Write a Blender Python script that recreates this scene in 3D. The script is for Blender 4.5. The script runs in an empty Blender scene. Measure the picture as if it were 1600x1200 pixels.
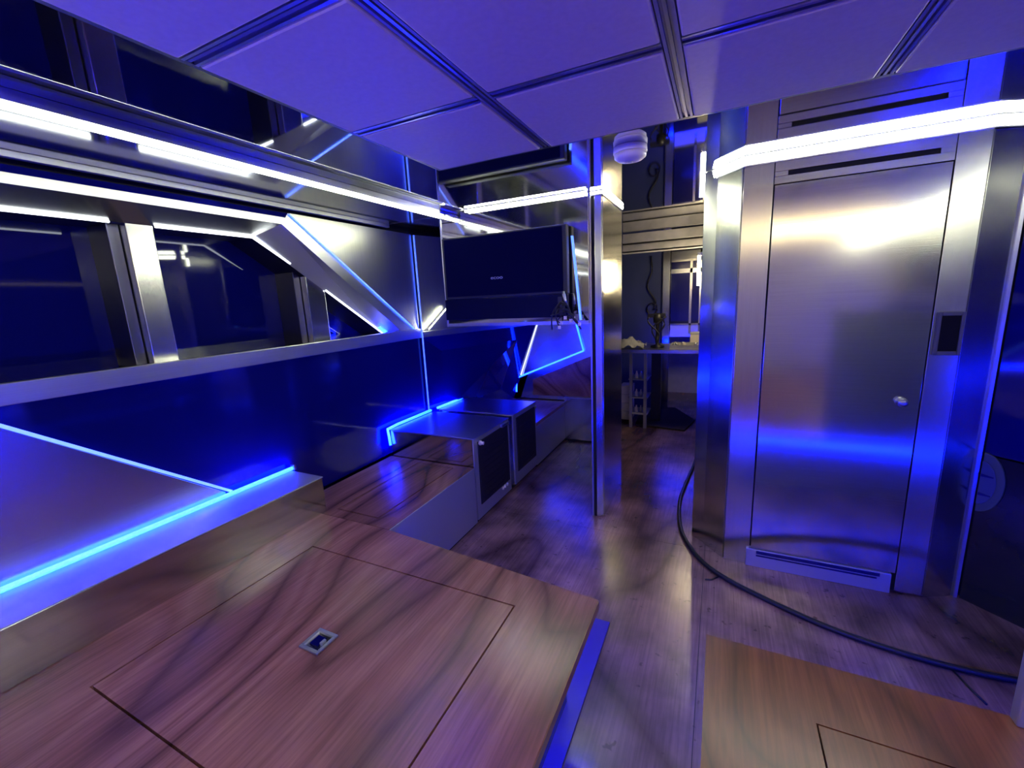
import bpy, bmesh, math, random
from mathutils import Vector, Matrix
random.seed(7)
S = bpy.context.scene
COL = S.collection

# ------------------------------------------------------------------ camera, world, exposure
# the lens stands 1.45 m above the cabin floor; world x = starboard, y = forward, z = up, z = 0 at the lens
cd = bpy.data.cameras.new('camera'); cd.sensor_width = 36.0; cd.lens = 666.05 / 1600 * 36.0
cd.clip_start = 0.02; cd.clip_end = 60
cam = bpy.data.objects.new('camera', cd); COL.objects.link(cam)
RT, FW, UP = Vector((.90100, .43115, -.04806)), Vector((-.43180, .88060, -.19518)), Vector((-.04183, .19661, .97959))
m = Matrix.Identity(4)
for i in range(3):
    m[i][0] = RT[i]; m[i][1] = UP[i]; m[i][2] = -FW[i]
cam.matrix_world = m
S.camera = cam
w = bpy.data.worlds.new('world'); S.world = w; w.use_nodes = True
w.node_tree.nodes['Background'].inputs['Color'].default_value = (.004, .005, .012, 1)
S.view_settings.view_transform = 'Standard'; S.view_settings.look = 'None'
S.view_settings.gamma = 1; S.view_settings.use_curve_mapping = False
S.view_settings.exposure = 2.05
S.cycles.max_bounces = 8; S.cycles.diffuse_bounces = 4; S.cycles.glossy_bounces = 6
S.cycles.caustics_reflective = True; S.cycles.blur_glossy = 0.6
S.cycles.sample_clamp_indirect = 6.0
S.cycles.use_denoising = True

WHITE_E, WARM_E, BLUE_E = 9.0, 10.0, 38.0      # strip strengths

# ------------------------------------------------------------------ materials
def new_mat(name):
    mt = bpy.data.materials.new(name); mt.use_nodes = True
    nt = mt.node_tree
    return mt, nt, nt.nodes['Principled BSDF']
def node(nt, typ, **k):
    n = nt.nodes.new(typ)
    for a, b in k.items(): setattr(n, a, b)
    return n
def plain(name, col, rough=.5, metal=0., spec=.5):
    mt, nt, b = new_mat(name)
    b.inputs['Base Color'].default_value = (*col, 1); b.inputs['Roughness'].default_value = rough
    b.inputs['Metallic'].default_value = metal; b.inputs['Specular IOR Level'].default_value = spec
    return mt
def noisy(name, c0, c1, scale, rough=.5, metal=0., stretch=(1, 1, 1), bump=0., detail=4):
    mt, nt, b = new_mat(name)
    tc = node(nt, 'ShaderNodeTexCoord'); mp = node(nt, 'ShaderNodeMapping'); mp.inputs['Scale'].default_value = stretch
    nz = node(nt, 'ShaderNodeTexNoise'); nz.inputs['Scale'].default_value = scale; nz.inputs['Detail'].default_value = detail
    rp = node(nt, 'ShaderNodeValToRGB')
    rp.color_ramp.elements[0].position = .3; rp.color_ramp.elements[1].position = .7
    rp.color_ramp.elements[0].color = (*c0, 1); rp.color_ramp.elements[1].color = (*c1, 1)
    L = nt.links.new
    L(tc.outputs['Object'], mp.inputs['Vector']); L(mp.outputs[0], nz.inputs['Vector'])
    L(nz.outputs['Fac'], rp.inputs['Fac']); L(rp.outputs[0], b.inputs['Base Color'])
    b.inputs['Roughness'].default_value = rough; b.inputs['Metallic'].default_value = metal
    if bump:
        bp = node(nt, 'ShaderNodeBump'); bp.inputs['Strength'].default_value = bump; bp.inputs['Distance'].default_value = .002
        L(nz.outputs['Fac'], bp.inputs['Height']); L(bp.outputs[0], b.inputs['Normal'])
    return mt
def brushed(name, stretch, rough=.24, base=.62, bump=.05, tint=.88):
    """stainless steel with fine brush lines: the lines are long where stretch is small"""
    mt, nt, b = new_mat(name)
    L = nt.links.new
    tc = node(nt, 'ShaderNodeTexCoord'); mp = node(nt, 'ShaderNodeMapping'); mp.inputs['Scale'].default_value = stretch
    nz = node(nt, 'ShaderNodeTexNoise'); nz.inputs['Scale'].default_value = 1.0; nz.inputs['Detail'].default_value = 3
    big = node(nt, 'ShaderNodeTexNoise'); big.inputs['Scale'].default_value = 2.2; big.inputs['Detail'].default_value = 2
    L(tc.outputs['Object'], mp.inputs['Vector']); L(mp.outputs[0], nz.inputs['Vector']); L(tc.outputs['Object'], big.inputs['Vector'])
    mr = node(nt, 'ShaderNodeMapRange'); mr.inputs['To Min'].default_value = base - .07; mr.inputs['To Max'].default_value = base + .07
    L(nz.outputs['Fac'], mr.inputs['Value'])
    cb = node(nt, 'ShaderNodeCombineColor'); 
    for k in range(2): L(mr.outputs[0], cb.inputs[k])
    yl = node(nt, 'ShaderNodeMath', operation='MULTIPLY'); yl.inputs[1].default_value = tint; L(mr.outputs[0], yl.inputs[0]); L(yl.outputs[0], cb.inputs[2])
    L(cb.outputs[0], b.inputs['Base Color'])
    rr = node(nt, 'ShaderNodeMapRange'); rr.inputs['To Min'].default_value = rough - .015; rr.inputs['To Max'].default_value = rough + .02
    L(big.outputs['Fac'], rr.inputs['Value']); L(rr.outputs[0], b.inputs['Roughness'])
    bp = node(nt, 'ShaderNodeBump'); bp.inputs['Strength'].default_value = bump; bp.inputs['Distance'].default_value = .001
    L(nz.outputs['Fac'], bp.inputs['Height']); L(bp.outputs[0], b.inputs['Normal'])
    b.inputs['Metallic'].default_value = 1
    return mt
def plywood(name, c_dark, c_mid, c_light, rough=.33, dirt=0., seed=0., swirl=1.0):
    mt, nt, b = new_mat(name)
    L = nt.links.new
    tc = node(nt, 'ShaderNodeTexCoord'); mp = node(nt, 'ShaderNodeMapping')
    mp.inputs['Scale'].default_value = (1.0, .42, 1.0); mp.inputs['Location'].default_value = (seed, seed * .7, seed * .3)
    mp.inputs['Rotation'].default_value = (0, 0, -.18)
    L(tc.outputs['Object'], mp.inputs['Vector'])
    # cathedral figure: contour lines of a slow noise
    n1 = node(nt, 'ShaderNodeTexNoise'); n1.inputs['Scale'].default_value = 1.7; n1.inputs['Detail'].default_value = 1.0; n1.inputs['Roughness'].default_value = .35
    n1.inputs['Distortion'].default_value = .5
    L(mp.outputs[0], n1.inputs['Vector'])
    mul = node(nt, 'ShaderNodeMath', operation='MULTIPLY'); mul.inputs[1].default_value = 13.0 * swirl; L(n1.outputs['Fac'], mul.inputs[0])
    fr = node(nt, 'ShaderNodeMath', operation='PINGPONG'); fr.inputs[1].default_value = 1.0; L(mul.outputs[0], fr.inputs[0])
    rp = node(nt, 'ShaderNodeValToRGB'); cr = rp.color_ramp
    cr.elements[0].position = 0; cr.elements[0].color = (*c_dark, 1)
    cr.elements[1].position = 1; cr.elements[1].color = (*c_mid, 1)
    e = cr.elements.new(.14); e.color = (*[a * .35 + b_ * .65 for a, b_ in zip(c_dark, c_mid)], 1)
    e = cr.elements.new(.34); e.color = (*c_mid, 1)
    e = cr.elements.new(.70); e.color = (*c_light, 1)
    L(fr.outputs[0], rp.inputs['Fac'])
    # fine straight pores along y
    mp2 = node(nt, 'ShaderNodeMapping'); mp2.inputs['Scale'].default_value = (130, 5, 130); L(tc.outputs['Object'], mp2.inputs['Vector'])
    n2 = node(nt, 'ShaderNodeTexNoise'); n2.inputs['Scale'].default_value = 1; n2.inputs['Detail'].default_value = 3; L(mp2.outputs[0], n2.inputs['Vector'])
    n3 = node(nt, 'ShaderNodeTexNoise'); n3.inputs['Scale'].default_value = 3.5; n3.inputs['Detail'].default_value = 5; L(tc.outputs['Object'], n3.inputs['Vector'])
    a1 = node(nt, 'ShaderNodeMapRange'); a1.inputs['From Min'].default_value = .3; a1.inputs['From Max'].default_value = .7
    a1.inputs['To Min'].default_value = .72; a1.inputs['To Max'].default_value = 1.12; L(n2.outputs['Fac'], a1.inputs['Value'])
    a2 = node(nt, 'ShaderNodeMapRange'); a2.inputs['From Min'].default_value = .3; a2.inputs['From Max'].default_value = .7
    a2.inputs['To Min'].default_value = .82 - dirt; a2.inputs['To Max'].default_value = 1.1; L(n3.outputs['Fac'], a2.inputs['Value'])
    mm = node(nt, 'ShaderNodeMath', operation='MULTIPLY'); L(a1.outputs[0], mm.inputs[0]); L(a2.outputs[0], mm.inputs[1])
    last = mm
    if dirt:
        n4 = node(nt, 'ShaderNodeTexNoise'); n4.inputs['Scale'].default_value = 26; n4.inputs['Detail'].default_value = 2; L(tc.outputs['Object'], n4.inputs['Vector'])
        a3 = node(nt, 'ShaderNodeMapRange'); a3.inputs['From Min'].default_value = .68; a3.inputs['From Max'].default_value = .74
        a3.inputs['To Min'].default_value = 1; a3.inputs['To Max'].default_value = .45; L(n4.outputs['Fac'], a3.inputs['Value'])
        m4 = node(nt, 'ShaderNodeMath', operation='MULTIPLY'); L(mm.outputs[0], m4.inputs[0]); L(a3.outputs[0], m4.inputs[1]); last = m4
    mx = node(nt, 'ShaderNodeMixRGB', blend_type='MULTIPLY'); mx.inputs['Fac'].default_value = 1
    cb = node(nt, 'ShaderNodeCombineColor')
    for k in range(3): L(last.outputs[0], cb.inputs[k])
    L(rp.outputs[0], mx.inputs['Color1']); L(cb.outputs[0], mx.inputs['Color2']); L(mx.outputs[0], b.inputs['Base Color'])
    b.inputs['Roughness'].default_value = rough
    b.inputs['Coat Weight'].default_value = .2; b.inputs['Coat Roughness'].default_value = .22
    bp = node(nt, 'ShaderNodeBump'); bp.inputs['Strength'].default_value = .12; bp.inputs['Distance'].default_value = .001
    L(n2.outputs['Fac'], bp.inputs['Height']); L(bp.outputs[0], b.inputs['Normal'])
    return mt
def emit(name, col, s):
    mt, nt, b = new_mat(name)
    b.inputs['Base Color'].default_value = (.8, .8, .8, 1); b.inputs['Emission Color'].default_value = (*col, 1)
    b.inputs['Emission Strength'].default_value = s
    return mt

M = {}
M['steel'] = brushed('brushed_steel', (4, 4, 260), .19)                 # brush lines run level
M['steel_v'] = brushed('brushed_steel_upright', (170, 170, 3), .2)     # brush lines run upright
M['steel_y'] = brushed('brushed_steel_long', (240, 3, 240), .24)
M['ledge_steel'] = brushed('ledge_steel', (240, 3, 240), .15)
M['door_steel'] = brushed('door_steel', (3, 3, 240), .13)
M['wall_steel'] = brushed('wall_steel', (160, 160, 4), .33, .70, tint=.80)
M['part_steel'] = brushed('partition_steel', (170, 170, 3), .17, .52)
M['trim_steel'] = brushed('trim_steel', (240, 3, 240), .34, .64, tint=.90)        # brush lines run fore and aft
M['polish'] = brushed('polished_steel', (30, 3, 30), .09, .66, .01)
M['polish_x'] = brushed('polished_bulkhead', (160, 160, 3), .05, .64, .008)
M['mirror'] = plain('mirror_steel', (.62, .63, .66), .035, 1)
M['alu'] = plain('aluminium', (.55, .56, .6), .3, 1)
M['satin'] = plain('satin_steel', (.5, .5, .54), .42, .75)
M['dark_alu'] = plain('dark_aluminium', (.12, .12, .16), .35, 1)
M['track'] = plain('track_aluminium', (.22, .22, .26), .4, .3)
M['navy'] = plain('navy_gloss', (.003, .004, .11), .06)
M['night_glass'] = plain('dark_window_glass', (.002, .003, .085), .03)
M['black_gap'] = plain('black_gap', (.004, .004, .006), .8)
M['black'] = plain('black_plastic', (.012, .012, .016), .4)
M['tv_screen'] = plain('tv_screen', (.004, .005, .03), .4, 0, 0.)
M['tv_bar'] = plain('tv_bar', (.003, .004, .03), .25, 0, .15)
M['logo'] = plain('logo_print', (.45, .45, .6), .4)
M['white_pl'] = plain('white_plastic', (.88, .80, .70), .45)
M['ceil'] = noisy('ceiling_leatherette', (.66, .56, .37), (.72, .62, .42), 60, .5, bump=.05)
M['ply'] = plywood('plywood_red', (.15, .055, .05), (.32, .13, .11), (.41, .18, .15), .27, seed=1.3)
M['ply2'] = plywood('plywood_tan', (.12, .034, .015), (.215, .066, .028), (.26, .086, .038), .3, seed=7.9, swirl=.8)
M['ply3'] = plywood('plywood_bench', (.10, .04, .035), (.25, .105, .085), (.31, .14, .11), .26, seed=4.1)
M['floor'] = plywood('plywood_floor_worn', (.16, .08, .066), (.37, .20, .165), (.45, .255, .205), .26, dirt=.5, seed=12.2, swirl=.3)
M['reader'] = plain('reader_black', (.006, .006, .008), .6, 0, .1)
M['reader_frame'] = plain('reader_frame', (.10, .10, .11), .55, .3)
M['hatch_grey'] = plain('hatch_grey', (.07, .09, .10), .5, .2)
M['glow_paint'] = plain('painted_blue_glow', (.03, .012, .28), .35)  # blue glow on the aisle floor put into the colour
M['cab_top'] = plain('cabinet_top_blue_lit', (.5, .5, .8), .3, 1)  # blue tint stands in for strip light reflected in the tops
M['rubber'] = plain('black_rubber', (.008, .008, .012), .45)
M['led_white'] = emit('led_white', (.96, 1.0, .80), WHITE_E)
M['led_soffit'] = emit('led_soffit', (.95, 1.0, .80), WHITE_E * .43)
M['led_warm'] = emit('led_warm', (1.0, .80, .42), WARM_E)
M['led_blue'] = emit('led_blue', (.0004, .0046, 1.0), BLUE_E)
M['led_blue_dim'] = emit('led_blue_dim', (.0008, .008, 1.0), BLUE_E * .5)
M['led_white_low'] = emit('led_white_low', (.95, 1.0, .9), WHITE_E * .35)
M['led_line'] = emit('led_thin_blue', (.025, .11, 1.0), .9)
M['led_pale'] = emit('led_pale_blue', (.55, .62, 1.0), .6)
M['led_upright'] = emit('led_upright', (.008, .055, .9), .8)
M['led_window'] = emit('led_window', (.85, .92, 1.0), 1.6)
M['grille'] = plain('grille_black', (.012, .01, .016), .5)
M['grey'] = noisy('grey_enamel', (.42, .42, .43), (.52, .51, .51), 12, .45)
M['cardboard'] = noisy('cardboard', (.26, .15, .09), (.34, .2, .12), 8, .7)
M['mat'] = noisy('brown_mat', (.03, .022, .014), (.055, .04, .024), 90, .9, bump=.4)
M['cloth'] = noisy('grey_cloth', (.32, .33, .36), (.46, .46, .48), 14, .9, bump=.5)
M['far_blue'] = noisy('slate_blue_panel', (.035, .05, .13), (.05, .065, .16), 3, .35)
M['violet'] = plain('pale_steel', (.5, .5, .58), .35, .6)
M['hull_dark'] = plain('dark_hull', (.01, .01, .014), .6)
M['screen_blue'] = plain('screen_glass', (.012, .014, .12), .1)
M['dark_gloss'] = noisy('dark_gloss_panel', (.006, .007, .016), (.012, .012, .024), 3, .12)

# ------------------------------------------------------------------ mesh helpers
class MB:
    def __init__(s): s.bm = bmesh.new()
    def box(s, lo, hi):
        x0, y0, z0 = lo; x1, y1, z1 = hi
        x0, x1 = min(x0, x1), max(x0, x1); y0, y1 = min(y0, y1), max(y0, y1); z0, z1 = min(z0, z1), max(z0, z1)
        v = [s.bm.verts.new(p) for p in ((x0, y0, z0), (x1, y0, z0), (x1, y1, z0), (x0, y1, z0), (x0, y0, z1), (x1, y0, z1), (x1, y1, z1), (x0, y1, z1))]
        for f in ((3, 2, 1, 0), (4, 5, 6, 7), (0, 1, 5, 4), (1, 2, 6, 5), (2, 3, 7, 6), (3, 0, 4, 7)): s.bm.faces.new([v[i] for i in f])
        return s
    def prism(s, pts, vec):
        """closed solid: polygon pts swept by vec"""
        vec = Vector(vec)
        a = [s.bm.verts.new(p) for p in pts]; b = [s.bm.verts.new(Vector(p) + vec) for p in pts]
        n = len(pts); fs = [s.bm.faces.new(a), s.bm.faces.new(b[::-1])]
        for i in range(n):
            j = (i + 1) % n; fs.append(s.bm.faces.new((a[j], a[i], b[i], b[j])))
        bmesh.ops.recalc_face_normals(s.bm, faces=fs)
        return s
    def hexa(s, a, b):
        """solid between two quads with the same corner order"""
        va = [s.bm.verts.new(p) for p in a]; vb = [s.bm.verts.new(p) for p in b]
        fs = [s.bm.faces.new(va), s.bm.faces.new(vb[::-1])]
        for i in range(4):
            j = (i + 1) % 4; fs.append(s.bm.faces.new((va[j], va[i], vb[i], vb[j])))
        bmesh.ops.recalc_face_normals(s.bm, faces=fs)
        return s
    def tube(s, path, r, n=8):
        path = [Vector(p) for p in path]; rings = []
        for i, p in enumerate(path):
            t = (path[min(i + 1, len(path) - 1)] - path[max(i - 1, 0)]).normalized()
            u = t.cross(Vector((0, 0, 1)))
            if u.length < .05: u = t.cross(Vector((1, 0, 0)))
            u.normalize(); q = t.cross(u)
            rings.append([s.bm.verts.new(p + r * (math.cos(2 * math.pi * k / n) * u + math.sin(2 * math.pi * k / n) * q)) for k in range(n)])
        fs = []
        for a, b in zip(rings, rings[1:]):
            for k in range(n): fs.append(s.bm.faces.new((a[k], a[(k + 1) % n], b[(k + 1) % n], b[k])))
        fs.append(s.bm.faces.new(rings[0])); fs.append(s.bm.faces.new(rings[-1]))
        for f in fs: f.smooth = True
        bmesh.ops.recalc_face_normals(s.bm, faces=fs)
        return s
    def lathe(s, prof, c=(0, 0, 0), axis='z', n=24):
        """prof: (radius, height) pairs turned about an axis through c"""
        c = Vector(c); rings = []
        for r, h in prof:
            ring = []
            for k in range(n):
                a = 2 * math.pi * k / n; x, y = r * math.cos(a), r * math.sin(a)
                ring.append(s.bm.verts.new(c + (Vector((x, y, h)) if axis == 'z' else Vector((x, h, y)) if axis == 'y' else Vector((h, x, y)))))
            rings.append(ring)
        fs = []
        for a, b in zip(rings, rings[1:]):
            for k in range(n): fs.append(s.bm.faces.new((a[k], a[(k + 1) % n], b[(k + 1) % n], b[k])))
        for f in fs: f.smooth = True
        fs.append(s.bm.faces.new(rings[0])); fs.append(s.bm.faces.new(rings[-1]))
        bmesh.ops.recalc_face_normals(s.bm, faces=fs)
        return s
    def out(s, name, mat, parent=None, bevel=0., **props):
        me = bpy.data.meshes.new(name); s.bm.to_mesh(me); s.bm.free()
        me.materials.append(M[mat] if isinstance(mat, str) else mat)
        o = bpy.data.objects.new(name, me); COL.objects.link(o)
        if parent is not None:
            o.parent = parent; o.matrix_parent_inverse = Matrix.Translation(parent.location).inverted()
        if bevel:
            bv = o.modifiers.new('edge', 'BEVEL'); bv.width = bevel; bv.segments = 2; bv.limit_method = 'ANGLE'
        for k, v in props.items(): o[k] = v
        return o
def thing(name, label, cat, loc=(0, 0, 0), group=None):
    o = bpy.data.objects.new(name, None); COL.objects.link(o); o.location = loc; o.empty_display_size = .05
    o['label'] = label; o['category'] = cat
    if group: o['group'] = group
    return o
def tag(o, label, cat, group=None):
    o['label'] = label; o['category'] = cat
    if group: o['group'] = group
    return o
def root(name):
    o = bpy.data.objects.new(name, None); COL.objects.link(o); o['kind'] = 'structure'; return o
def bar_path(path, wdt, nrm):
    """a flat light strip along path, wdt wide across, facing nrm (thin solid)"""
    mb = MB(); nrm = Vector(nrm).normalized()
    for a, b in zip(path, path[1:]):
        a, b = Vector(a), Vector(b); t = (b - a).normalized(); c = t.cross(nrm).normalized() * wdt / 2
        mb.prism([a - c, b - c, b + c, a + c], nrm * .006)
    return mb
FZ, CZ, XP = -1.45, .585, -2.10     # floor, mirror ceiling, port wall plane

# ================================================================== SETTING
# --- floor: plywood sheets with joints
floor = MB().box((-2.7, -3.2, FZ - .04), (2.4, 7.6, FZ - .008)).out('floor', 'black_gap', kind='structure')
xs = [-2.7, -1.30, -.02, 1.22, 2.4]; ys = [-3.2, -.2, 2.42, 4.0, 5.6, 7.6]
for i in range(4):
    for j in range(5):
        MB().box((xs[i] + .001, ys[j] + .001, FZ - .008), (xs[i + 1] - .001, ys[j + 1] - .001, FZ)).out('plywood_sheet', 'floor', floor)
# --- ceiling: mirror steel
ceiling = MB().box((-2.7, -3.2, CZ), (2.4, 7.6, CZ + .03)).out('ceiling', 'mirror', kind='structure')
# --- hull behind everything
wall_left = MB().box((-2.72, -3.2, FZ), (-2.66, 7.6, CZ)).out('wall_left', 'hull_dark', kind='structure')
wall_right = MB().box((2.36, -3.2, FZ), (2.42, 7.6, CZ)).out('wall_right', 'hull_dark', kind='structure')
wall_back = MB().box((-2.7, -3.26, FZ), (2.4, -3.2, CZ)).out('wall_back', 'ceil', kind='structure')
wall_front = MB().box((-2.7, 7.6, FZ), (2.4, 7.66, CZ)).out('wall_front', 'far_blue', kind='structure')

# --- port wall lining, part by part (children of wall_left)
YA = -3.2
def yz(pts, x, t): return MB().prism([(x, a, b) for a, b in pts], (-t, 0, 0))
yz([(YA, .446), (1.621, .446), (1.646, .481), (YA, .481)], XP, .05).out('header_panel', 'trim_steel', wall_left)
yz([(YA, .481), (1.646, .481), (1.668, .507), (YA, .507)], XP - .006, .044).out('header_recess', 'navy', wall_left)
yz([(1.621, .446), (2.475, -.186), (2.715, -.252), (1.668, .507)], XP, .05).out('slanted_trim', 'trim_steel', wall_left)
yz([(1.672, .507), (2.688, -.222), (2.688, .507)], XP + .004, .05).out('upper_panel', 'wall_steel', wall_left)
MB().hexa([(XP + .004, 2.712, -.235), (-1.665, 4.05, -.235), (-1.665, 4.05, .507), (XP + .004, 2.712, .507)],
          [(XP - .05, 2.712, -.235), (-1.72, 4.05, -.235), (-1.72, 4.05, .507), (XP - .05, 2.712, .507)]).out('upper_panel', 'wall_steel', wall_left)
MB().box((XP - .04, YA, .507), (XP - .06, 4.05, CZ)).out('shadow_gap', 'black_gap', wall_left)
# sill ledge
MB().box((XP - .02, YA, -.262), (XP + .015, 2.70, -.19)).out('sill', 'trim_steel', wall_left, bevel=.003)
MB().hexa([(XP + .015, 2.705, -.262), (-1.655, 4.05, -.262), (-1.655, 4.05, -.215), (XP + .015, 2.705, -.215)],
          [(XP - .1, 2.705, -.262), (-1.72, 4.05, -.262), (-1.72, 4.05, -.215), (XP - .1, 2.705, -.215)]).out('sill', 'trim_steel', wall_left, bevel=.003)
# window reveal (sloping band from wall plane to glass)
A = [(YA, .446), (1.621, .446), (2.475, -.188), (YA, -.19)]
B = [(YA, .388), (1.55, .388), (2.44, -.205), (YA, -.205)]
for k, nm in ((0, 'window_soffit'), (1, 'slanted_reveal')):
    p, q, r_, s_ = A[k], A[k + 1], B[k + 1], B[k]
    a = [(XP - .001, *p), (XP - .001, *q), (-2.25, *r_), (-2.25, *s_)]
    off = (0, .0, .03) if k == 0 else (0, .03, .02)
    MB().prism(a, off).out(nm, 'steel_y' if k == 0 else 'satin', wall_left)
    a = [(-2.25, *s_), (-2.25, *r_), (-2.47, *r_), (-2.47, *s_)]
    MB().prism(a, off).out(nm, 'dark_alu', wall_left)
MB().prism([(XP, YA, -.19), (XP, 2.46, -.19), (-2.47, 2.46, -.225), (-2.47, YA, -.225)], (0, 0, -.03)).out('window_bottom', 'steel_y', wall_left)
# mullions: the box posts between the panes
for y0, y1, z1 in ((1.0, 1.10, .395), (1.845, 1.975, .24)):
    MB().hexa([(-2.25, y0, -.21), (-2.25, y1, -.21), (-2.47, y1, -.23), (-2.47, y0, -.23)],
              [(-2.25, y0, z1 if y0 < 1.5 else .205), (-2.25, y1, z1 if y0 < 1.5 else .115), (-2.47, y1, z1 if y0 < 1.5 else .115), (-2.47, y0, z1 if y0 < 1.5 else .205)]).out('window_post', 'steel_v', wall_left, bevel=.004)
    MB().box((-2.30, y0 - .045, -.215), (-2.47, y0 - .002, (z1 if y0 < 1.5 else .225) - .005)).out('window_post_return', 'dark_alu', wall_left, bevel=.004)
# panes
def pane(n, pts):
    r_ = root('window_%d' % n)
    yz(pts, -2.46, .01).out('pane', 'night_glass', r_)
    return r_
pane(1, [(YA, -.22), (.955, -.22), (.955, .40), (YA, .40)])
pane(2, [(1.1, -.22), (1.80, -.22), (1.80, .24), (1.56, .40), (1.1, .40)])
pane(3, [(1.97, -.22), (2.46, -.22), (1.97, .135)])
bulk = MB().box((-1.73, 2.555, -.15), (-.712, 2.575, CZ - .001)).out('wall_bulkhead', 'polish_x', kind='structure')
MB().box((-1.732, 2.545, -.170), (-.712, 2.58, -.15)).out('bottom_edge', 'alu', bulk)
MB().box((-1.738, 2.548, -.170), (-1.73, 2.58, CZ - .001)).out('side_edge', 'alu', bulk)
for y0 in (-.20, -1.35, -2.5):
    MB().box((-2.25, y0, -.21), (-2.455, y0 + .11, .392)).out('window_post', 'steel_v', wall_left, bevel=.004)
# below the sill: navy gloss panels, steel triangle
yz([(YA, -.262), (2.688, -.262), (2.688, -1.05), (YA, -1.05)], XP, .04).out('gloss_panel', 'navy', wall_left)
MB().hexa([(XP, 2.712, -.262), (-1.668, 4.05, -.262), (-1.97, 4.05, -1.05), (XP, 2.712, -1.05)],
          [(XP - .05, 2.712, -.262), (-1.72, 4.05, -.262), (-2.03, 4.05, -1.05), (XP - .05, 2.712, -1.05)]).out('gloss_panel', 'navy', wall_left)
yz([(YA, -.30), (.455, -.312), (1.10, -.835), (1.10, -.86), (YA, -.86)], XP + .014, .013).out('triangle_panel', 'steel_y', wall_left, bevel=.002)
# ceiling soffit along port side
MB().box((-1.662, YA, .556), (-1.648, 2.43, CZ - .001)).out('trim_5', 'alu', kind='structure')
soffit = MB().box((-1.664, YA, .545), (XP - .03, 2.43, CZ - .001)).out('trim_1', 'polish', kind='structure', bevel=.003)
MB().box((-2.092, YA, .522), (-2.070, 2.43, .545)).out('rear_flange', 'trim_steel', soffit, bevel=.002)
MB().box((-1.655, 2.45, .548), (XP + .0, 2.95, CZ - .001)).out('soffit_end', 'polish', soffit, bevel=.003)
# back wall of the niche
niche = MB().prism([(-2.04, 4.06, -1.45), (-.84, 4.06, -1.45), (-.84, 4.06, CZ - .001), (-1.60, 4.06, CZ - .001), (-1.60, 4.06, -.24)], (0, .05, 0)).out('wall_niche', 'steel_v', kind='structure')
MB().prism([(-1.735, 4.035, -.835), (-.85, 4.035, -.475), (-.85, 4.035, -1.0), (-1.735, 4.035, -1.0)], (0, .024, 0)).out('wood_panel', 'ply', niche)
MB().prism([(-1.655, 4.048, -.26), (-1.25, 4.048, -.235), (-1.18, 4.048, -.53), (-1.86, 4.048, -.80)], (0, .01, 0)).out('angled_panel', 'steel', niche)

# --- column with the locker door (front of the companionway)
col = root('wall_column')
plan = [(-.10, 3.6), (-.085, 2.56), (-.022, 2.505), (.083, 2.385), (.90, 2.385), (1.03, 2.45), (1.03, 3.6)]
MB().prism([(x, y, FZ) for x, y in plan], (0, 0, CZ - FZ - .001)).out('core', 'black_gap', col)
def face_panel(a, b, z0, z1, name, mat, t=.02, bevel=.0015):
    (x0, y0), (x1, y1) = a, b
    n = Vector((y1 - y0, -(x1 - x0), 0)).normalized() * t
    return MB().prism([(x0, y0, z0), (x1, y1, z0), (x1, y1, z1), (x0, y0, z1)], n).out(name, mat, col, bevel=bevel)
face_panel((-.102, 3.55), (-.088, 2.57), FZ, CZ - .002, 'side_panel', 'steel_v', .004)
face_panel((-.088, 2.563), (-.024, 2.506), FZ, CZ - .002, 'corner_panel', 'steel_v', .012)
face_panel((-.022, 2.503), (.081, 2.385), FZ, CZ - .002, 'angled_panel', 'steel_v', .016)
Y0 = 2.385
face_panel((.075, Y0), (.194, Y0), FZ, CZ - .002, 'left_stile', 'steel_v')
face_panel((.799, Y0), (.897, Y0), FZ + .01, CZ - .002, 'right_stile', 'steel_v')
# the head panel leaves a slot open
face_panel((.196, Y0), (.797, Y0), .498, CZ - .002, 'head_panel', 'steel')
face_panel((.196, Y0), (.797, Y0), .446, .478, 'head_panel', 'steel')
face_panel((.196, Y0), (.248, Y0), .478, .498, 'head_panel', 'steel')
face_panel((.752, Y0), (.797, Y0), .478, .498, 'head_panel', 'steel')
face_panel((.896, Y0 + .004), (1.028, 2.45), FZ, CZ - .002, 'angled_panel', 'steel_v', .016)
MB().box((1.03, 2.425, FZ), (1.042, 2.46, CZ - .002)).out('corner_edge', 'alu', col)
# threshold with vent slots
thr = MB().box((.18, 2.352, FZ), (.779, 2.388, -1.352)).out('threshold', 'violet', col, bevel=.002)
MB().box((.225, 2.348, -1.372), (.735, 2.354, -1.356)).out('vent_slot', 'navy', thr)
MB().box((.225, 2.348, -1.386), (.725, 2.354, -1.379)).out('vent_slot', 'navy', thr)
door = MB().box((.199, 2.362, -1.348), (.794, 2.384, .442)).out('door_1', 'door_steel', kind='structure', bevel=.0015)
MB().lathe([(.022, 0), (.022, -.006), (.012, -.008), (.012, -.02), (.019, -.024), (.017, -.034), (.004, -.036)], (.731, 2.362, -.521), 'y').out('door_knob', 'alu', door)

# --- dark gloss wall to the right of the column
dw = root('wall_side')
def skew(a, b, z0, z1, name, mat, par, t=.03):
    (x0, y0), (x1, y1) = a, b
    n = Vector((-(y1 - y0), (x1 - x0), 0)).normalized() * t
    return MB().prism([(x0, y0, z0), (x1, y1, z0), (x1, y1, z1), (x0, y0, z1)], n).out(name, mat, par)
skew((1.052, 2.43), (2.0, 1.50), FZ, -.755, 'lower_panel', 'dark_gloss', dw)
skew((1.052, 2.43), (2.0, 1.50), -.747, CZ - .002, 'upper_panel', 'navy', dw)
skew((1.05, 2.46), (2.36, 1.18), FZ, CZ - .002, 'backing', 'black_gap', dw, .02)

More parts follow.
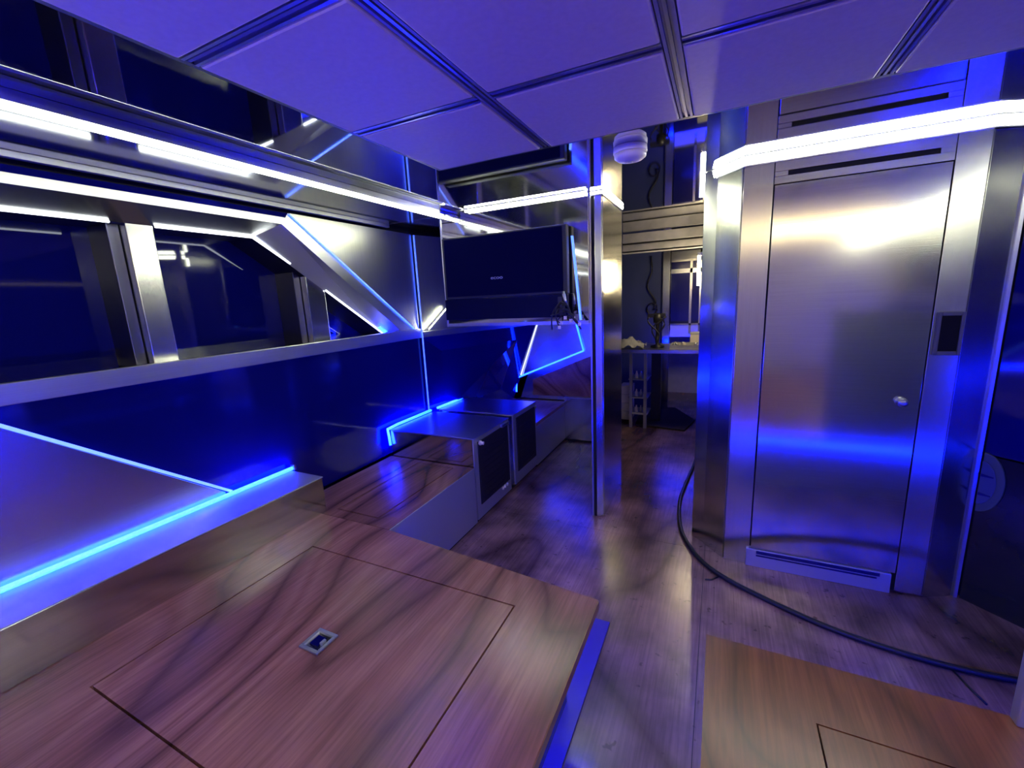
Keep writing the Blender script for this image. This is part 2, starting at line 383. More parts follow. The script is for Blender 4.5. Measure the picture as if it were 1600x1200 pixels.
# --- starboard lining aft of the gloss wall, and its sill (beside and behind the lens)
MB().box((2.10, YA, -.26), (2.36, 1.4, -.19)).out('sill', 'trim_steel', wall_right)
MB().box((2.12, YA, FZ), (2.16, 1.4, -.26)).out('gloss_panel', 'navy', wall_right)
MB().box((2.12, YA, .40), (2.16, 1.4, CZ - .001)).out('header_panel', 'trim_steel', wall_right)
MB().box((2.30, YA, -.19), (2.31, 1.4, .40)).out('pane', 'night_glass', wall_right)

# --- partition post between niche and passage
part = MB().box((-.705, 2.60, FZ), (-.635, 3.14, CZ - .001)).out('wall_partition', 'part_steel', kind='structure', bevel=.003)
MB().box((-.700, 2.585, FZ), (-.683, 2.60, CZ - .001)).out('edge_strip', 'black_gap', part)
MB().box((-.681, 2.578, FZ + .01), (-.638, 2.602, CZ - .001)).out('edge_strip', 'steel_v', part, bevel=.003)
MB().box((-.712, 2.585, FZ), (-.702, 2.61, CZ - .001)).out('edge_strip', 'alu', part)

MB().hexa([(-.70, 3.141, FZ), (-.83, 4.11, FZ), (-.83, 4.11, CZ - .001), (-.70, 3.141, CZ - .001)], [(-.72, 3.141, FZ), (-.85, 4.11, FZ), (-.85, 4.11, CZ - .001), (-.72, 3.141, CZ - .001)]).out('passage_panel', 'far_blue', part)

# ================================================================== LIGHT STRIPS
def strip(label, path, wdt, nrm, mat, profile=None, group=None):
    t = thing('led_strip', label, 'light strip', path[0], group)
    bar_path(path, wdt, nrm).out('diffuser', mat, t)
    if profile:
        n = Vector(nrm).normalized()
        bar_path([Vector(p) - n * .005 for p in path], wdt + .014, nrm).out('profile', profile, t)
    return t
def tube_strip(label, pts, r, mat):
    t = thing('led_strip', label, 'light strip', pts[0])
    MB().tube(pts, r, 6).out('diffuser', mat, t)
    return t
for lab, y0, y1, z in (('long white light strip along the edge of the port ceiling soffit', YA, 2.43, .540), ('shorter white light strip on the soffit end above the television', 2.455, 2.552, .543)):
    t = thing('led_strip', lab, 'light strip', (-1.655, y0, z))
    MB().box((-1.662, y0, z - .006), (-1.648, y1, z + .004)).out('diffuser', 'led_soffit', t)
    MB().box((-1.665, y0, z + .005), (-1.620, y1, z + .014)).out('profile', 'alu', t)
tube_strip('white light strip under the head of the leftmost port window', [(-2.242, YA, .386), (-2.242, .945, .386)], .0055, 'led_window')
tube_strip('white light strip under the head of the middle port window', [(-2.242, 1.105, .386), (-2.242, 1.545, .386), (-2.242, 1.75, .262)], .0055, 'led_window')
tube_strip('short white light strip on the slanted side of the small triangular window', [(-2.242, 1.975, .110), (-2.242, 2.44, -.199)], .0055, 'led_window')
strip('thin blue light line on the slanted edge of the window trim', [(XP + .005, 1.670, .500), (XP + .005, 2.70, -.240)], .007, (1, 0, 0), 'led_line')
strip('thin upright blue light line crossing the sill down to the cabinets', [(XP + .017, 2.70, .50), (XP + .017, 2.70, -.85)], .011, (1, 0, 0), 'led_upright')
strip('blue light strip slanting along the top of the steel triangle panel', [(XP + .016, .40, -.262), (XP + .016, 1.125, -.842)], .012, (1, 0, 0), 'led_line')
def blue_tube(label, pts):
    t = thing('led_strip', label, 'light strip', pts[0])
    MB().tube(pts, .0105, 6).out('diffuser', 'led_blue', t)
    return t
t = blue_tube('thick blue light strip along the back of the steel side ledge', [(XP + .036, YA, -.846), (XP + .036, 1.44, -.846)])
MB().box((XP + .022, 1.441, -.856), (XP + .050, 1.453, -.83)).out('end_cap', 'alu', t)
blue_tube('blue light strip bent around the back corner of the near cabinet', [(-2.062, 2.70, -.846), (-2.062, 2.30, -.846), (-2.060, 2.19, -.852), (-2.052, 2.188, -.90), (-2.045, 2.186, -.965)])
blue_tube('blue light strip along the back of the far cabinet', [(-2.055, 2.78, -.846), (-2.035, 3.33, -.846)])
strip('blue light line zigzag on the niche back wall over the wood panel', [(-1.26, 4.045, -.245), (-1.185, 4.045, -.53), (-1.92, 4.03, -.825), (-1.925, 4.03, -.975)], .016, (0, -1, 0), 'led_blue_dim')
strip('glowing stand-in for a reflected blue line, upright on the polished bulkhead right of the television', [(-.808, 2.550, .35), (-.763, 2.550, -.145)], .010, (0, -1, 0), 'led_line')  # emissive bar imitates a reflection in the bulkhead, not a lamp
strip('pale light line along the left edge of the angled niche panel', [(-1.662, 4.044, -.255), (-1.865, 4.03, -.79)], .012, (0, -1, 0), 'led_pale')
t = thing('led_strip', 'white light strip across the niche ceiling between soffit and partition', 'light strip', (-1.1, 2.545, CZ - .01))
MB().box((-1.52, 2.525, CZ - .018), (-.716, 2.537, CZ - .005)).out('diffuser', 'led_white', t)
MB().box((-1.525, 2.521, CZ - .005), (-.714, 2.541, CZ - .001)).out('profile', 'alu', t)
strip('white light strip around the partition top beside the smoke detector', [(-.70, 2.57, CZ - .012), (-.628, 2.57, CZ - .012), (-.626, 3.13, CZ - .012)], .013, (.6, -.8, -.1), 'led_white', 'alu')
strip('broad white light strip wrapped around the top of the door column', [(-.098, 2.585, CZ - .022), (-.03, 2.486, CZ - .022), (.074, 2.358, CZ - .022), (.90, 2.358, CZ - .022), (1.036, 2.425, CZ - .022)], .034, (-.05, -1, -.05), 'led_white', 'alu')
strip('short upright white light strip on the left end of the door column', [(-.108, 2.60, CZ - .03), (-.108, 2.60, .478)], .022, (-.3, -1, 0), 'led_white', 'alu')
strip('short blue light strip at the low end of the slanted window reveal', [(-2.20, 2.36, -.150), (-2.20, 2.43, -.190)], .03, (.3, -.5, -.6), 'led_blue')
strip('thin pale light line slanting up from the sill beside the television', [(-2.045, 2.74, -.20), (-1.985, 2.93, -.04)], .005, (.9, -.4, 0), 'led_white')
# added unseen starboard strips for fill light; warm aft strip inferred from door reflection
strip('added unseen white light strip along the starboard ceiling edge', [(1.66, YA, .566), (1.66, 1.2, .566)], .016, (-1, 0, 0), 'led_white')
strip('added unseen blue light strip along the starboard wall above the seat platform', [(2.09, YA, -.848), (2.09, 1.2, -.848)], .022, (-.8, 0, .6), 'led_blue')
t = thing('led_strip', 'warm light strip across the ceiling behind the seat platforms', 'light strip', (0, -.35, .53))
MB().tube([(-1.1, -.35, .53), (1.35, -.35, .53)], .011, 6).out('diffuser', 'led_warm', t)

# ================================================================== CEILING PANELS
XR = [(-1.125, -.655), (-.61, -.15), (-.105, .37), (.415, .89), (.935, 1.40)]
YR = [(1.225, 1.69), (.713, 1.18), (.20, .667), (-.31, .155)]
rown = ['front row', 'second row', 'third row', 'rear row']
coln = ['leftmost', 'second from the left', 'middle', 'fourth from the left', 'rightmost']
first = None
for j, (y0, y1) in enumerate(YR):
    for i, (x0, x1) in enumerate(XR):
        o = MB().box((x0, y0, .566), (x1, y1, .581)).out('ceiling_panel', 'ceil', bevel=.006)
        tag(o, 'padded square ceiling panel in the %s, %s of its row' % (rown[j], coln[i]), 'ceiling panel', 'padded ceiling panels')
def track(label, x0, y0, x1, y1):
    t = thing('ceiling_track', label, 'ceiling track', ((x0 + x1) / 2, (y0 + y1) / 2, .57), 'grooved tracks between the ceiling panels')
    lng = (x1 - x0) > (y1 - y0)
    MB().box((x0, y0, .577), (x1, y1, .5835)).out('channel', 'track', t)
    if lng:
        for a in (y0 + .001, y1 - .009): MB().box((x0, a, .568), (x1, a + .008, .577)).out('rail', 'alu', t)
        MB().box((x0, (y0 + y1) / 2 - .004, .571), (x1, (y0 + y1) / 2 + .004, .577)).out('rail', 'track', t)
    else:
        for a in (x0 + .001, x1 - .009): MB().box((a, y0, .570), (a + .008, y1, .577)).out('rail', 'track', t)
        MB().box(((x0 + x1) / 2 - .004, y0, .571), ((x0 + x1) / 2 + .004, y1, .577)).out('rail', 'alu', t)
for nm, (x0, x1) in (('left', (-.653, -.612)), ('middle', (-.148, -.107)), ('right', (.372, .413)), ('far right', (.892, .933))):
    track('%s of the grooved ceiling tracks running fore and aft' % nm, x0, -.31, x1, 1.69)
for nm, (y0, y1) in (('front', (1.183, 1.222)), ('second', (.67, .71)), ('rear', (.158, .197))):
    for i, (x0, x1) in enumerate(XR):
        track('%s crosswise ceiling track section, %s' % (nm, coln[i]), x0, y0, x1, y1)
o = MB().box((-1.13, 1.694, .572), (1.40, 1.712, .584)).out('trim_2', 'dark_alu', kind='structure')
MB().box((-1.145, -.31, .572), (-1.129, 1.71, .584)).out('trim_3', 'dark_alu', kind='structure')

# ================================================================== PORT SEAT PLATFORM, BENCH, LEDGE
PZ = -1.05
def deck_with_hole(outer, hole, z0, z1, name, mat, par):
    """plank frame around a rectangular hole; outer = x0,y0,x1,y1"""
    X0, Y0_, X1, Y1_ = outer; a0, b0, a1, b1 = hole
    mb = MB()
    mb.box((X0, Y0_, z0), (a0, Y1_, z1)); mb.box((a1, Y0_, z0), (X1, Y1_, z1))
    mb.box((a0, Y0_, z0), (a1, b0, z1)); mb.box((a0, b1, z0), (a1, Y1_, z1))
    return mb
plat = thing('seat_platform', 'raised plywood platform with a square hatch and flush steel pull', 'platform', (-1.2, .3, FZ))
mb = deck_with_hole((-2.06, -1.6, -.342, 1.30), (-1.612, .39, -.60, 1.165), PZ - .03, PZ, 'deck', 'ply', plat)
mb.prism([(-.342, 1.30, PZ - .03), (-2.06, 1.30, PZ - .03), (-2.06, 1.40, PZ - .03), (-1.38, 1.40, PZ - .03)], (0, 0, .03))
mb.out('deck', 'ply', plat)
MB().box((-.342, -1.6, PZ - .031), (-.3385, 1.30, PZ - .001)).out('edge_band', 'ply2', plat)
MB().box((-1.606, .396, PZ - .028), (-.606, 1.159, PZ)).out('hatch', 'ply', plat)
MB().box((-1.62, .38, PZ - .06), (-.59, 1.175, PZ - .031)).out('hatch_rebate', 'black_gap', plat)
MB().box((-2.06, -1.6, FZ), (-.44, 1.22, PZ - .06)).out('base', 'navy', plat)
MB().box((-.47, -1.6, FZ), (-.385, 1.66, FZ + .012)).out('blue_glow_plate', 'glow_paint', plat)  # added plate; imitates the blue glow and shade along the aisle floor
# flush pull on the hatch
pull = MB().box((-1.155, .735, PZ + .0005), (-1.075, .815, PZ + .003)).out('hatch_pull', 'polish', plat, bevel=.001)
def ringf(x0, y0, x1, y1, tw, z0, z1):
    mb = MB(); mb.box((x0, y0, z0), (x1, y0 + tw, z1)); mb.box((x0, y1 - tw, z0), (x1, y1, z1))
    mb.box((x0, y0 + tw, z0), (x0 + tw, y1 - tw, z1)); mb.box((x1 - tw, y0 + tw, z0), (x1, y1 - tw, z1)); return mb
ringf(-1.157, .733, -1.073, .817, .012, PZ + .001, PZ + .008).out('pull_frame', 'alu', pull, bevel=.002)
MB().box((-1.135, .757, PZ + .003), (-1.10, .793, PZ + .006)).out('pull_flap', 'navy', pull)
MB().box((-1.10, .765, PZ + .003), (-1.09, .785, PZ + .012)).out('pull_latch', 'alu', pull, bevel=.002)

bench = thing('storage_bench', 'low plywood topped bench with steel side in front of the cabinets', 'bench', (-1.7, 1.8, FZ))
mb = deck_with_hole((-2.06, 1.403, -1.38, 2.195), (-1.79, 1.465, -1.505, 2.155), PZ - .03, PZ, 'top', 'ply3', bench)
mb.out('top', 'ply3', bench)
MB().box((-1.782, 1.474, PZ - .028), (-1.513, 2.147, PZ)).out('hatch', 'ply3', bench)
MB().box((-1.80, 1.46, PZ - .05), (-1.50, 2.16, PZ - .031)).out('hatch_rebate', 'black_gap', bench)
MB().box((-1.40, 1.405, FZ + .02), (-1.376, 2.195, PZ - .002)).out('side_panel', 'satin', bench, bevel=.002)
MB().box((-1.44, 1.405, FZ), (-1.39, 2.195, FZ + .02)).out('kick_strip', 'black_gap', bench)

ledge = thing('side_ledge', 'long brushed steel ledge box along the port wall under the blue strip', 'ledge', (-1.95, 0, PZ))
MB().box((XP + .02, -1.6, PZ), (-1.828, 1.432, -.863)).out('body', 'ledge_steel', ledge, bevel=.003)
MB().box((XP + .02, -1.6, -.863), (-1.825, 1.436, -.858)).out('top_plate', 'satin', ledge, bevel=.002)

# ------------------------------------------------------------------ cabinets with black grille doors
def cabinet(label, y0, y1, handle):
    c = thing('fridge_cabinet', label, 'cabinet', (-1.7, (y0 + y1) / 2, FZ), 'low steel cabinets with black doors')
    MB().box((-2.05, y0, FZ + .025), (-1.385, y1, -.866)).out('body', 'polish', c, bevel=.003)
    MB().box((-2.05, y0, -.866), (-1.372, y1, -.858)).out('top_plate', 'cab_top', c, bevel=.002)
    MB().box((-2.0, y0, FZ), (-1.40, y1, FZ + .025)).out('kick_strip', 'black_gap', c)
    a, b, z0, z1 = y0 + .05, y1 - .025, -1.335, -.895
    f = MB()
    f.box((-1.387, y0 + .004, FZ + .03), (-1.376, a, -.866)); f.box((-1.387, b, FZ + .03), (-1.376, y1 - .003, -.866))
    f.box((-1.387, a, FZ + .03), (-1.376, b, z0)); f.box((-1.387, a, z1), (-1.376, b, -.866))
    f.out('front_frame', 'satin', c)
    d = MB().box((-1.386, a + .004, z0 + .004), (-1.370, b - .004, z1 - .004)).out('door', 'grille', c, bevel=.003)
    for k in range(9):
        z = -1.30 + k * .04
        MB().box((-1.370, a + .05, z), (-1.367, b - .06, z + .006)).out('louvre', 'black', d)
    if handle:
        MB().lathe([(.016, 0), (.016, .012), (.010, .02), (.012, .03), (.003, .032)], (-1.372, a + .02, -.905), 'x', 12).out('hinge_cap', 'white_pl', c)
        MB().box((-1.372, b - .12, -.893), (-1.352, b - .01, -.868)).out('handle', 'alu', c, bevel=.004)
        for q in (0, .035, .07): MB().lathe([(.012, 0), (.012, .008), (.004, .010)], (-1.376, b - .05 - q, -1.352), 'x', 10).out('latch_screw', 'white_pl', c)
    else:
        MB().lathe([(.013, 0), (.013, .010), (.004, .014)], (-1.372, b + .005, -.90), 'x', 12).out('hinge_cap', 'alu', c)
    return c
cabinet('near steel cabinet with black louvred door beside the bench hatch', 2.205, 2.715, True)
cabinet('far steel cabinet with black louvred door beyond the dark gap', 2.79, 3.235, False)
MB().box((-2.04, 2.717, FZ + .03), (-1.40, 2.788, -.875)).out('trim_4', 'navy', kind='structure')
b2 = thing('corner_bench', 'L shaped steel bench with plywood top at the back of the niche', 'bench', (-1.7, 3.6, FZ))
MB().prism([(-2.04, 3.24, PZ - .03), (-1.378, 3.24, PZ - .03), (-1.378, 4.03, PZ - .03), (-1.966, 4.03, PZ - .03)], (0, 0, .03)).out('top', 'ply', b2)
MB().box((-1.40, 3.24, FZ + .02), (-1.378, 4.03, PZ - .031)).out('side_panel', 'satin', b2)
MB().box((-1.376, 3.985, FZ + .02), (-.85, 4.03, -1.0)).out('back_panel', 'steel_v', b2)
MB().box((-1.376, 3.98, -1.0), (-.85, 4.034, -.992)).out('top_edge', 'alu', b2)
MB().box((-1.41, 3.24, FZ), (-1.385, 4.03, FZ + .02)).out('kick_strip', 'black_gap', b2)
MB().box((-1.385, 3.995, FZ), (-.85, 4.03, FZ + .02)).out('kick_strip', 'black_gap', b2)

# ------------------------------------------------------------------ starboard platform and armrest
sp = thing('seat_platform', 'tan plywood platform beside the black cable, lower right', 'platform', (.9, 0, FZ))
mb = deck_with_hole((.008, -1.6, 2.06, 1.275), (.254, .2, 1.25, 1.074), PZ - .03, PZ, 'deck', 'ply2', sp)
mb.out('deck', 'ply2', sp)
MB().box((.004, -1.6, PZ - .031), (.008, 1.275, PZ + .0005)).out('edge_band', 'ply2', sp)
MB().box((.258, .204, PZ - .028), (1.246, 1.070, PZ)).out('hatch', 'ply2', sp)
MB().box((.24, .19, PZ - .05), (1.26, 1.09, PZ - .031)).out('hatch_rebate', 'black_gap', sp)
MB().box((.10, -1.6, FZ), (2.06, 1.20, PZ - .05)).out('base', 'satin', sp)
strip('blue light strip tucked under the front lip of the tan platform', [(.05, 1.262, PZ - .044), (2.0, 1.262, PZ - .044)], .018, (0, 1, -.4), 'led_blue_dim')
strip('blue light strip tucked under the forward lip of the port platform', [(-1.30, 1.285, PZ - .044), (-.36, 1.285, PZ - .044)], .018, (0, 1, -.4), 'led_blue_dim')
strip('blue light strip tucked under the aisle lip of the port platform', [(-.425, -1.5, PZ - .036), (-.425, 1.15, PZ - .036)], .014, (.3, 0, -.9), 'led_blue_dim')
arm = thing('armrest_panel', 'violet lit steel end panel standing on the tan platform, far right edge', 'panel', (.95, 1.23, PZ))
MB().box((.674, 1.244, PZ), (1.35, 1.274, -.20)).out('body', 'satin', arm, bevel=.004)
MB().box((.668, 1.236, -.20), (1.36, 1.28, -.185)).out('cap', 'steel', arm, bevel=.003)

# ------------------------------------------------------------------ television
tv = thing('television', 'black flat screen television hung on the polished bulkhead above the sill', 'television', (-1.25, 2.5, 0))
MB().box((-1.688, 2.482, .017), (-.820, 2.53, .412)).out('casing', 'black', tv, bevel=.005)
MB().box((-1.670, 2.479, .032), (-.846, 2.482, .402)).out('screen', 'tv_screen', tv)
MB().box((-1.700, 2.487, -.122), (-.825, 2.525, .015)).out('lower_bar', 'tv_bar', tv, bevel=.004)
MB().box((-1.36, 2.53, .05), (-1.18, 2.554, .3)).out('wall_mount', 'dark_alu', tv)
lg = bpy.data.curves.new('logo', 'FONT'); lg.body = 'ecoo'; lg.size = .030; lg.extrude = .0008; lg.align_x = 'CENTER'
lt = bpy.data.objects.new('logo_curve', lg); COL.objects.link(lt)
lme = bpy.data.meshes.new_from_object(lt.evaluated_get(bpy.context.evaluated_depsgraph_get()))
bpy.data.objects.remove(lt)
lme.materials.clear(); lme.materials.append(M['logo'])
lme.transform(Matrix.Translation((-1.287, 2.478, .130)) @ Matrix.Rotation(math.pi / 2, 4, 'X') @ Matrix.Diagonal((1.45, 1, 1, 1)))
lo = bpy.data.objects.new('logo_text', lme); COL.objects.link(lo); lo.parent = tv
lo.matrix_parent_inverse = Matrix.Translation(tv.location).inverted()
# bracket and wires at the right of the television
br = thing('wire_bundle', 'tangle of black wires with pale plugs at the right corner of the television', 'wires', (-.81, 2.48, -.06))
MB().box((-.872, 2.45, -.11), (-.842, 2.478, .0)).out('junction_box', 'black', br, bevel=.003)
rnd = random.Random(3)
for k in range(11):
    a = Vector((-.856 + rnd.uniform(-.02, .03), 2.445, -.02 - rnd.uniform(0, .07)))
    e = Vector((-.93 + rnd.uniform(0, .21), 2.44 + rnd.uniform(-.02, .03), -.085 - rnd.uniform(.0, .11)))
    mid = (a + e) / 2 + Vector((rnd.uniform(-.05, .07), -.02, rnd.uniform(-.04, .07)))
    pts = [a * (1 - u) ** 2 + mid * 2 * u * (1 - u) + e * u * u for u in [q / 8 for q in range(9)]]
    MB().tube(pts, .0045, 6).out('wire', 'rubber', br)
    if k % 2 == 0: MB().box(e - Vector((.008, .007, .010)), e + Vector((.008, .007, .010))).out('plug', 'white_pl', br, bevel=.002)
MB().tube([(-.842, 2.47, .03), (-.832, 2.465, -.02), (-.826, 2.47, -.05)], .010, 8).out('pivot_post', 'alu', br)

# ------------------------------------------------------------------ small fittings
sd = thing('smoke_detector', 'white round smoke detector hanging from the mirror ceiling by the passage', 'smoke detector', (-.357, 1.93, CZ))
MB().lathe([(.066, 0), (.068, -.020), (.066, -.024)], (-.357, 1.93, CZ - .001)).out('base', 'white_pl', sd)
MB().lathe([(.060, -.024), (.064, -.030), (.063, -.040), (.050, -.050), (.022, -.055), (.006, -.056)], (-.357, 1.93, CZ)).out('cover', 'white_pl', sd)
MB().lathe([(.012, -.0545), (.012, -.058), (.004, -.059)], (-.357, 1.93, CZ), n=12).out('test_button', 'grey', sd)
kb = thing('access_reader', 'black access reader with grey frame on the door jamb', 'card reader', (.853, 2.365, -.22))
ringx = MB(); ringx.box((.811, 2.352, -.315), (.823, 2.366, -.137)); ringx.box((.883, 2.352, -.315), (.895, 2.366, -.137))
ringx.box((.823, 2.352, -.315), (.883, 2.366, -.298)); ringx.box((.823, 2.352, -.152), (.883, 2.366, -.137))
ringx.out('frame', 'reader_frame', kb, bevel=.002)
MB().box((.823, 2.358, -.298), (.883, 2.366, -.152)).out('reader_face', 'reader', kb)
# porthole ring on the dark wall (wall direction (.714,-.70))
ph = thing('round_hatch', 'round steel hatch ring half hidden behind the door column', 'hatch', (1.07, 2.41, -.87))
dirx, nrm, c0 = Vector((.7138, -.7003, 0)), Vector((-.7003, -.7138, 0)), Vector((1.054, 2.428, -.875))
def half_disc(rx, rz, h0, h1, name, mat):
    pts = [c0 + dirx * (rx * math.cos(a)) + Vector((0, 0, rz * math.sin(a))) + nrm * h0 for a in [math.pi * (k / 24 - .5) for k in range(25)]]
    return MB().prism(pts, nrm * (h1 - h0)).out(name, mat, ph, bevel=.002)
half_disc(.076, .135, 0, .010, 'flange', 'hatch_grey')
lid = half_disc(.052, .098, .010, .015, 'lid', 'far_blue')
for dz in (.035, -.05):
    p = c0 + Vector((0, 0, dz)) + nrm * .015 + dirx * .004
    MB().prism([p - Vector((0, 0, .006)), p + dirx * .038 - Vector((0, 0, .002)), p + dirx * .038 + Vector((0, 0, .002)), p + Vector((0, 0, .006))], nrm * .004).out('lid_bar', 'navy', ph)
# floor cable
cpts = [(-.13, 4.6), (-.12, 4.15), (-.14, 3.7), (-.18, 3.25), (-.195, 2.95), (-.165, 2.62), (-.105, 2.42), (-.02, 2.27), (.09, 2.17), (.21, 2.10), (.35, 2.03), (.49, 1.975), (.64, 1.94), (.79, 1.922), (.95, 1.925), (1.10, 1.95), (1.25, 1.99)]
def smooth(p, n=4):
    out = []
    for i in range(len(p) - 1):
        p0, p1, p2, p3 = (Vector((*p[max(0, min(len(p) - 1, q))], 0)) for q in (i - 1, i, i + 1, i + 2))
        for k in range(n):
            t_ = k / n
            out.append(.5 * ((2 * p1) + (p2 - p0) * t_ + (2 * p0 - 5 * p1 + 4 * p2 - p3) * t_ ** 2 + (3 * p1 - p0 - 3 * p2 + p3) * t_ ** 3))
    out.append(Vector((*p[-1], 0))); return out
tag(MB().tube([(q.x, q.y, FZ + .012) for q in smooth(cpts)], .012, 8).out('floor_cable', 'rubber'), 'black cable curving across the plywood floor around the column', 'cable')
tag(MB().tube([(.845, 1.925, FZ + .004), (.865, 1.84, FZ + .004), (.885, 1.78, FZ + .004)], .004, 6).out('cable_offcut', 'rubber'), 'short black wire end beside the cable near the tan platform', 'wire')
tag(MB().tube([(.06, 2.2, FZ + .004), (.02, 2.15, FZ + .004), (-.01, 2.14, FZ + .004)], .004, 6).out('cable_offcut', 'rubber'), 'short black wire end poking from the cable left of the door', 'wire')

# ================================================================== PASSAGE AND FAR GALLEY
lv = thing('louvre_header', 'steel louvred header across the top of the passage', 'header', (-.5, 4.5, .39))
for k, (z0, z1) in enumerate(((.487, .575), (.408, .472))):
    MB().prism([(-.90, 4.48, z0), (-.90, 4.50, z1), (-.90, 4.535, z1), (-.90, 4.53, z0)], (.785, 0, 0)).out('slat', 'grey', lv, bevel=.003)
    MB().box((-.90, 4.49, z0 - .013), (-.115, 4.53, z0 - .004)).out('slat_gap', 'black_gap', lv)
MB().box((-.90, 4.47, .385), (-.115, 4.54, .394)).out('lower_rail', 'grey', lv, bevel=.002)
MB().box((-.14, 4.465, .385), (-.104, 4.545, CZ - .002)).out('end_bracket', 'grey', lv)
gw = MB().box((-1.25, 5.5, FZ), (-.635, 5.54, CZ - .002)).out('wall_galley', 'far_blue', kind='structure')
MB().box((-1.30, 4.12, FZ), (-1.25, 5.5, CZ - .002)).out('galley_side', 'far_blue', gw)
MB().box((-.10, 3.6, FZ), (-.06, 7.0, CZ - .002)).out('passage_side', 'dark_gloss', gw)
MB().box((-.80, 6.5, FZ), (-.10, 6.54, -.55)).out('low_panel', 'grey', gw)
tag(MB().box((-.62, 5.42, FZ), (-.535, 5.5, CZ - .002)).out('support_post', 'steel_v', bevel=.006), 'upright steel post at the end of the passage', 'post')
sc = thing('wall_screen', 'blue glass screen in a steel frame at the end of the passage', 'screen', (-.37, 5.5, 0))
MB().box((-.53, 5.5, -.50), (-.20, 5.53, .40)).out('glass', 'screen_blue', sc)
fr = MB(); fr.box((-.53, 5.46, .33), (-.20, 5.5, .45)); fr.box((-.53, 5.46, .20), (-.20, 5.5, .25)); fr.box((-.325, 5.46, -.5), (-.30, 5.5, .33)); fr.box((-.22, 5.46, -.5), (-.16, 5.5, .45)); fr.box((-.53, 5.46, -.40), (-.2, 5.5, -.38))
fr.out('frame', 'steel', sc)
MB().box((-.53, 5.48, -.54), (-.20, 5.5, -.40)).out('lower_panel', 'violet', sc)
ct = thing('galley_counter', 'dark galley counter at the end of the passage', 'counter', (-.5, 4.6, -.6))
MB().box((-1.24, 4.5, -.605), (-.115, 5.1, -.575)).out('worktop', 'alu', ct, bevel=.003)
MB().box((-1.24, 4.495, -.61), (-.115, 4.5, -.5755)).out('front_edge', 'alu', ct)
MB().box((-.66, 4.9, FZ), (-.56, 5.0, -.605)).out('pedestal', 'black', ct)
ud = thing('white_locker', 'narrow pale stacked drawer tower under the galley counter', 'drawers', (-.94, 4.9, FZ))
for k in range(4):
    MB().box((-.99, 4.8, -1.42 + k * .1), (-.86, 5.0, -1.325 + k * .1)).out('drawer', 'white_pl', ud, bevel=.004)
rk = thing('parts_rack', 'grey metal rack with pale fittings under the galley counter', 'rack', (-.76, 4.75, FZ))
for x in (-.85, -.70): MB().box((x, 4.62, FZ), (x + .03, 4.66, -.612)).out('upright', 'grey', rk)
for z in (-1.30, -1.12, -.92): MB().box((-.86, 4.62, z), (-.66, 4.9, z + .012)).out('shelf', 'grey', rk)
for z in (-1.288, -1.108, -.908):
    for q in range(4):
        MB().lathe([(.016, 0), (.016, .05), (.008, .065), (.008, .08)], (-.83 + q * .047, 4.68, z), n=8).out('fitting', 'white_pl' if q % 2 else 'alu', rk)
st = thing('tool_stand', 'black tool with coiled wires standing on the galley counter', 'tool', (-.58, 4.7, -.575))
MB().lathe([(.07, 0), (.07, .02), (.02, .03), (.018, .25), (.045, .26), (.045, .34), (.02, .36)], (-.58, 4.72, -.575), n=14).out('stand', 'black', st)
MB().box((-.68, 4.69, -.26), (-.50, 4.74, -.22)).out('crossbar', 'black', st, bevel=.005)
for k in range(3):
    pts = [(-.58 + .10 * math.sin(u * 5 + k * 2) * (1 - u), 4.70 - .04 * k, -.25 - u * .3) for u in [q / 14 for q in range(15)]]
    MB().tube(pts, .008, 6).out('wire', 'rubber', st)
hw = [(-.76 + .07 * math.sin(u * 9) * u, 5.46, .42 - u * .62) for u in [q / 24 for q in range(25)]]
hw += [(-.74 + .06 * math.cos(u * 6.2), 5.46, -.2 + .07 * math.sin(u * 6.2)) for u in [q / 14 for q in range(15)]]
tag(MB().tube(hw, .010, 6).out('hanging_wire', 'rubber'), 'black wire hanging in a loop on the slate blue galley wall', 'wire')
cl = MB(); n = 10; vs = {}
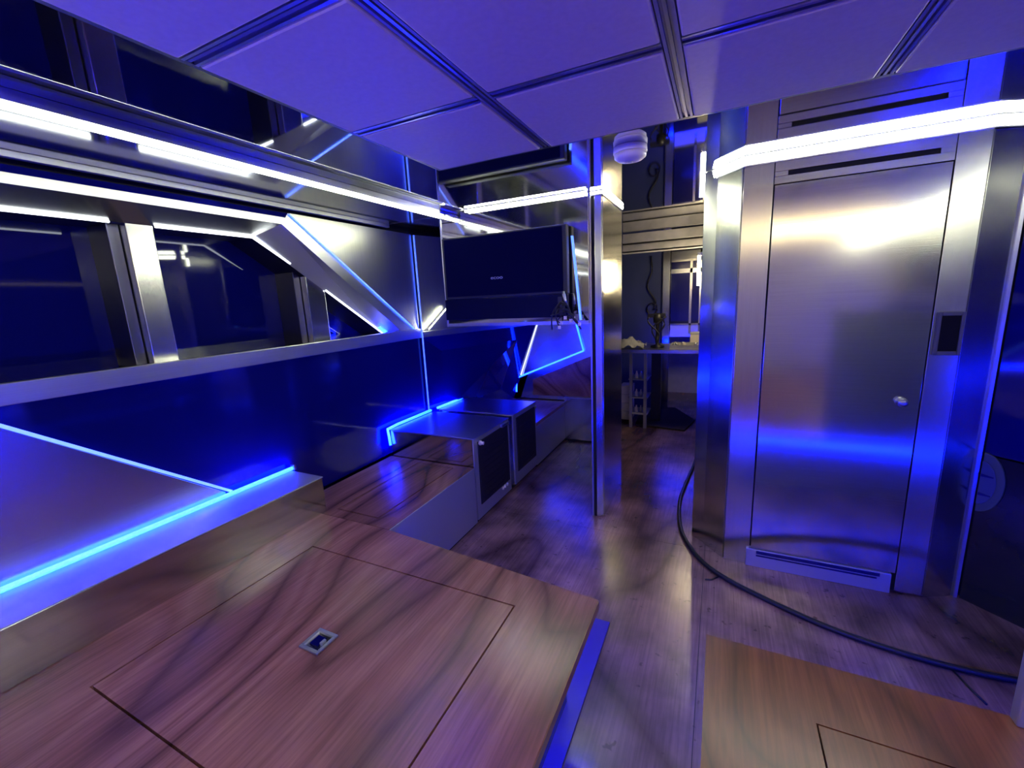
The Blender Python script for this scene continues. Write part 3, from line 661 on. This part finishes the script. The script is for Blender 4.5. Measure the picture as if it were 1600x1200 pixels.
for i in range(n + 1):
    for j in range(n + 1):
        x = -.98 + .28 * i / n; y = 4.55 + .3 * j / n
        z = -.553 + .085 * math.exp(-((i - 4) ** 2 + (j - 6) ** 2) / 14) + .018 * math.sin(i * 1.7 + j) 
        vs[i, j] = cl.bm.verts.new((x, y, z))
for i in range(n):
    for j in range(n): cl.bm.faces.new((vs[i, j], vs[i + 1, j], vs[i + 1, j + 1], vs[i, j + 1])).smooth = True
tag(cl.out('grey_cloth', 'cloth'), 'crumpled grey cloth lying on the left end of the galley counter', 'cloth')
bx = thing('parts_tray', 'pale tray of loose parts on the right end of the galley counter', 'tray', (-.28, 4.65, -.575))
ringf(-.44, 4.54, -.13, 4.80, .012, -.5745, -.53).out('rim', 'grey', bx)
MB().box((-.43, 4.55, -.575), (-.14, 4.79, -.565)).out('bottom', 'grey', bx)
for k in range(9):
    x, y = rnd.uniform(-.41, -.17), rnd.uniform(4.57, 4.77)
    MB().lathe([(.016, 0), (.016, .03), (.009, .045), (.004, .05)], (x, y, -.565), n=10).out('fitting', 'white_pl' if k % 3 == 0 else 'alu', bx)
pb = thing('small_box', 'pale square box standing behind the tray on the galley counter', 'box', (-.21, 4.92, -.575))
MB().box((-.27, 4.86, -.575), (-.15, 4.98, -.44)).out('body', 'white_pl', pb, bevel=.006)
MB().box((-.272, 4.858, -.46), (-.148, 4.982, -.435)).out('lid', 'grey', pb, bevel=.004)
tag(MB().prism([(-.80, 4.70, FZ), (-.28, 4.62, FZ), (-.20, 5.05, FZ), (-.46, 5.55, FZ), (-.84, 5.35, FZ)], (0, 0, .02)).out('floor_mat', 'mat', bevel=.006), 'dark brown mat on the passage floor below the counter', 'mat')
# warm work lamp, and a blue strip added to light the galley's low panel
wl = thing('work_lamp', 'small warm work lamp on the right wall of the passage', 'lamp', (-.19, 4.4, .2))
MB().box((-.20, 4.29, .30), (-.102, 4.33, .33)).out('bracket', 'alu', wl, bevel=.004)
MB().tube([(-.185, 4.31, .04), (-.185, 4.31, .299)], .012, 8).out('lamp_tube', emit('work_lamp_glow', (1, .80, .46), 60), wl)
strip('added blue light strip under the back edge of the galley counter', [(-.62, 5.11, -.62), (-.12, 5.11, -.62)], .02, (0, 1, -.2), 'led_blue_dim')
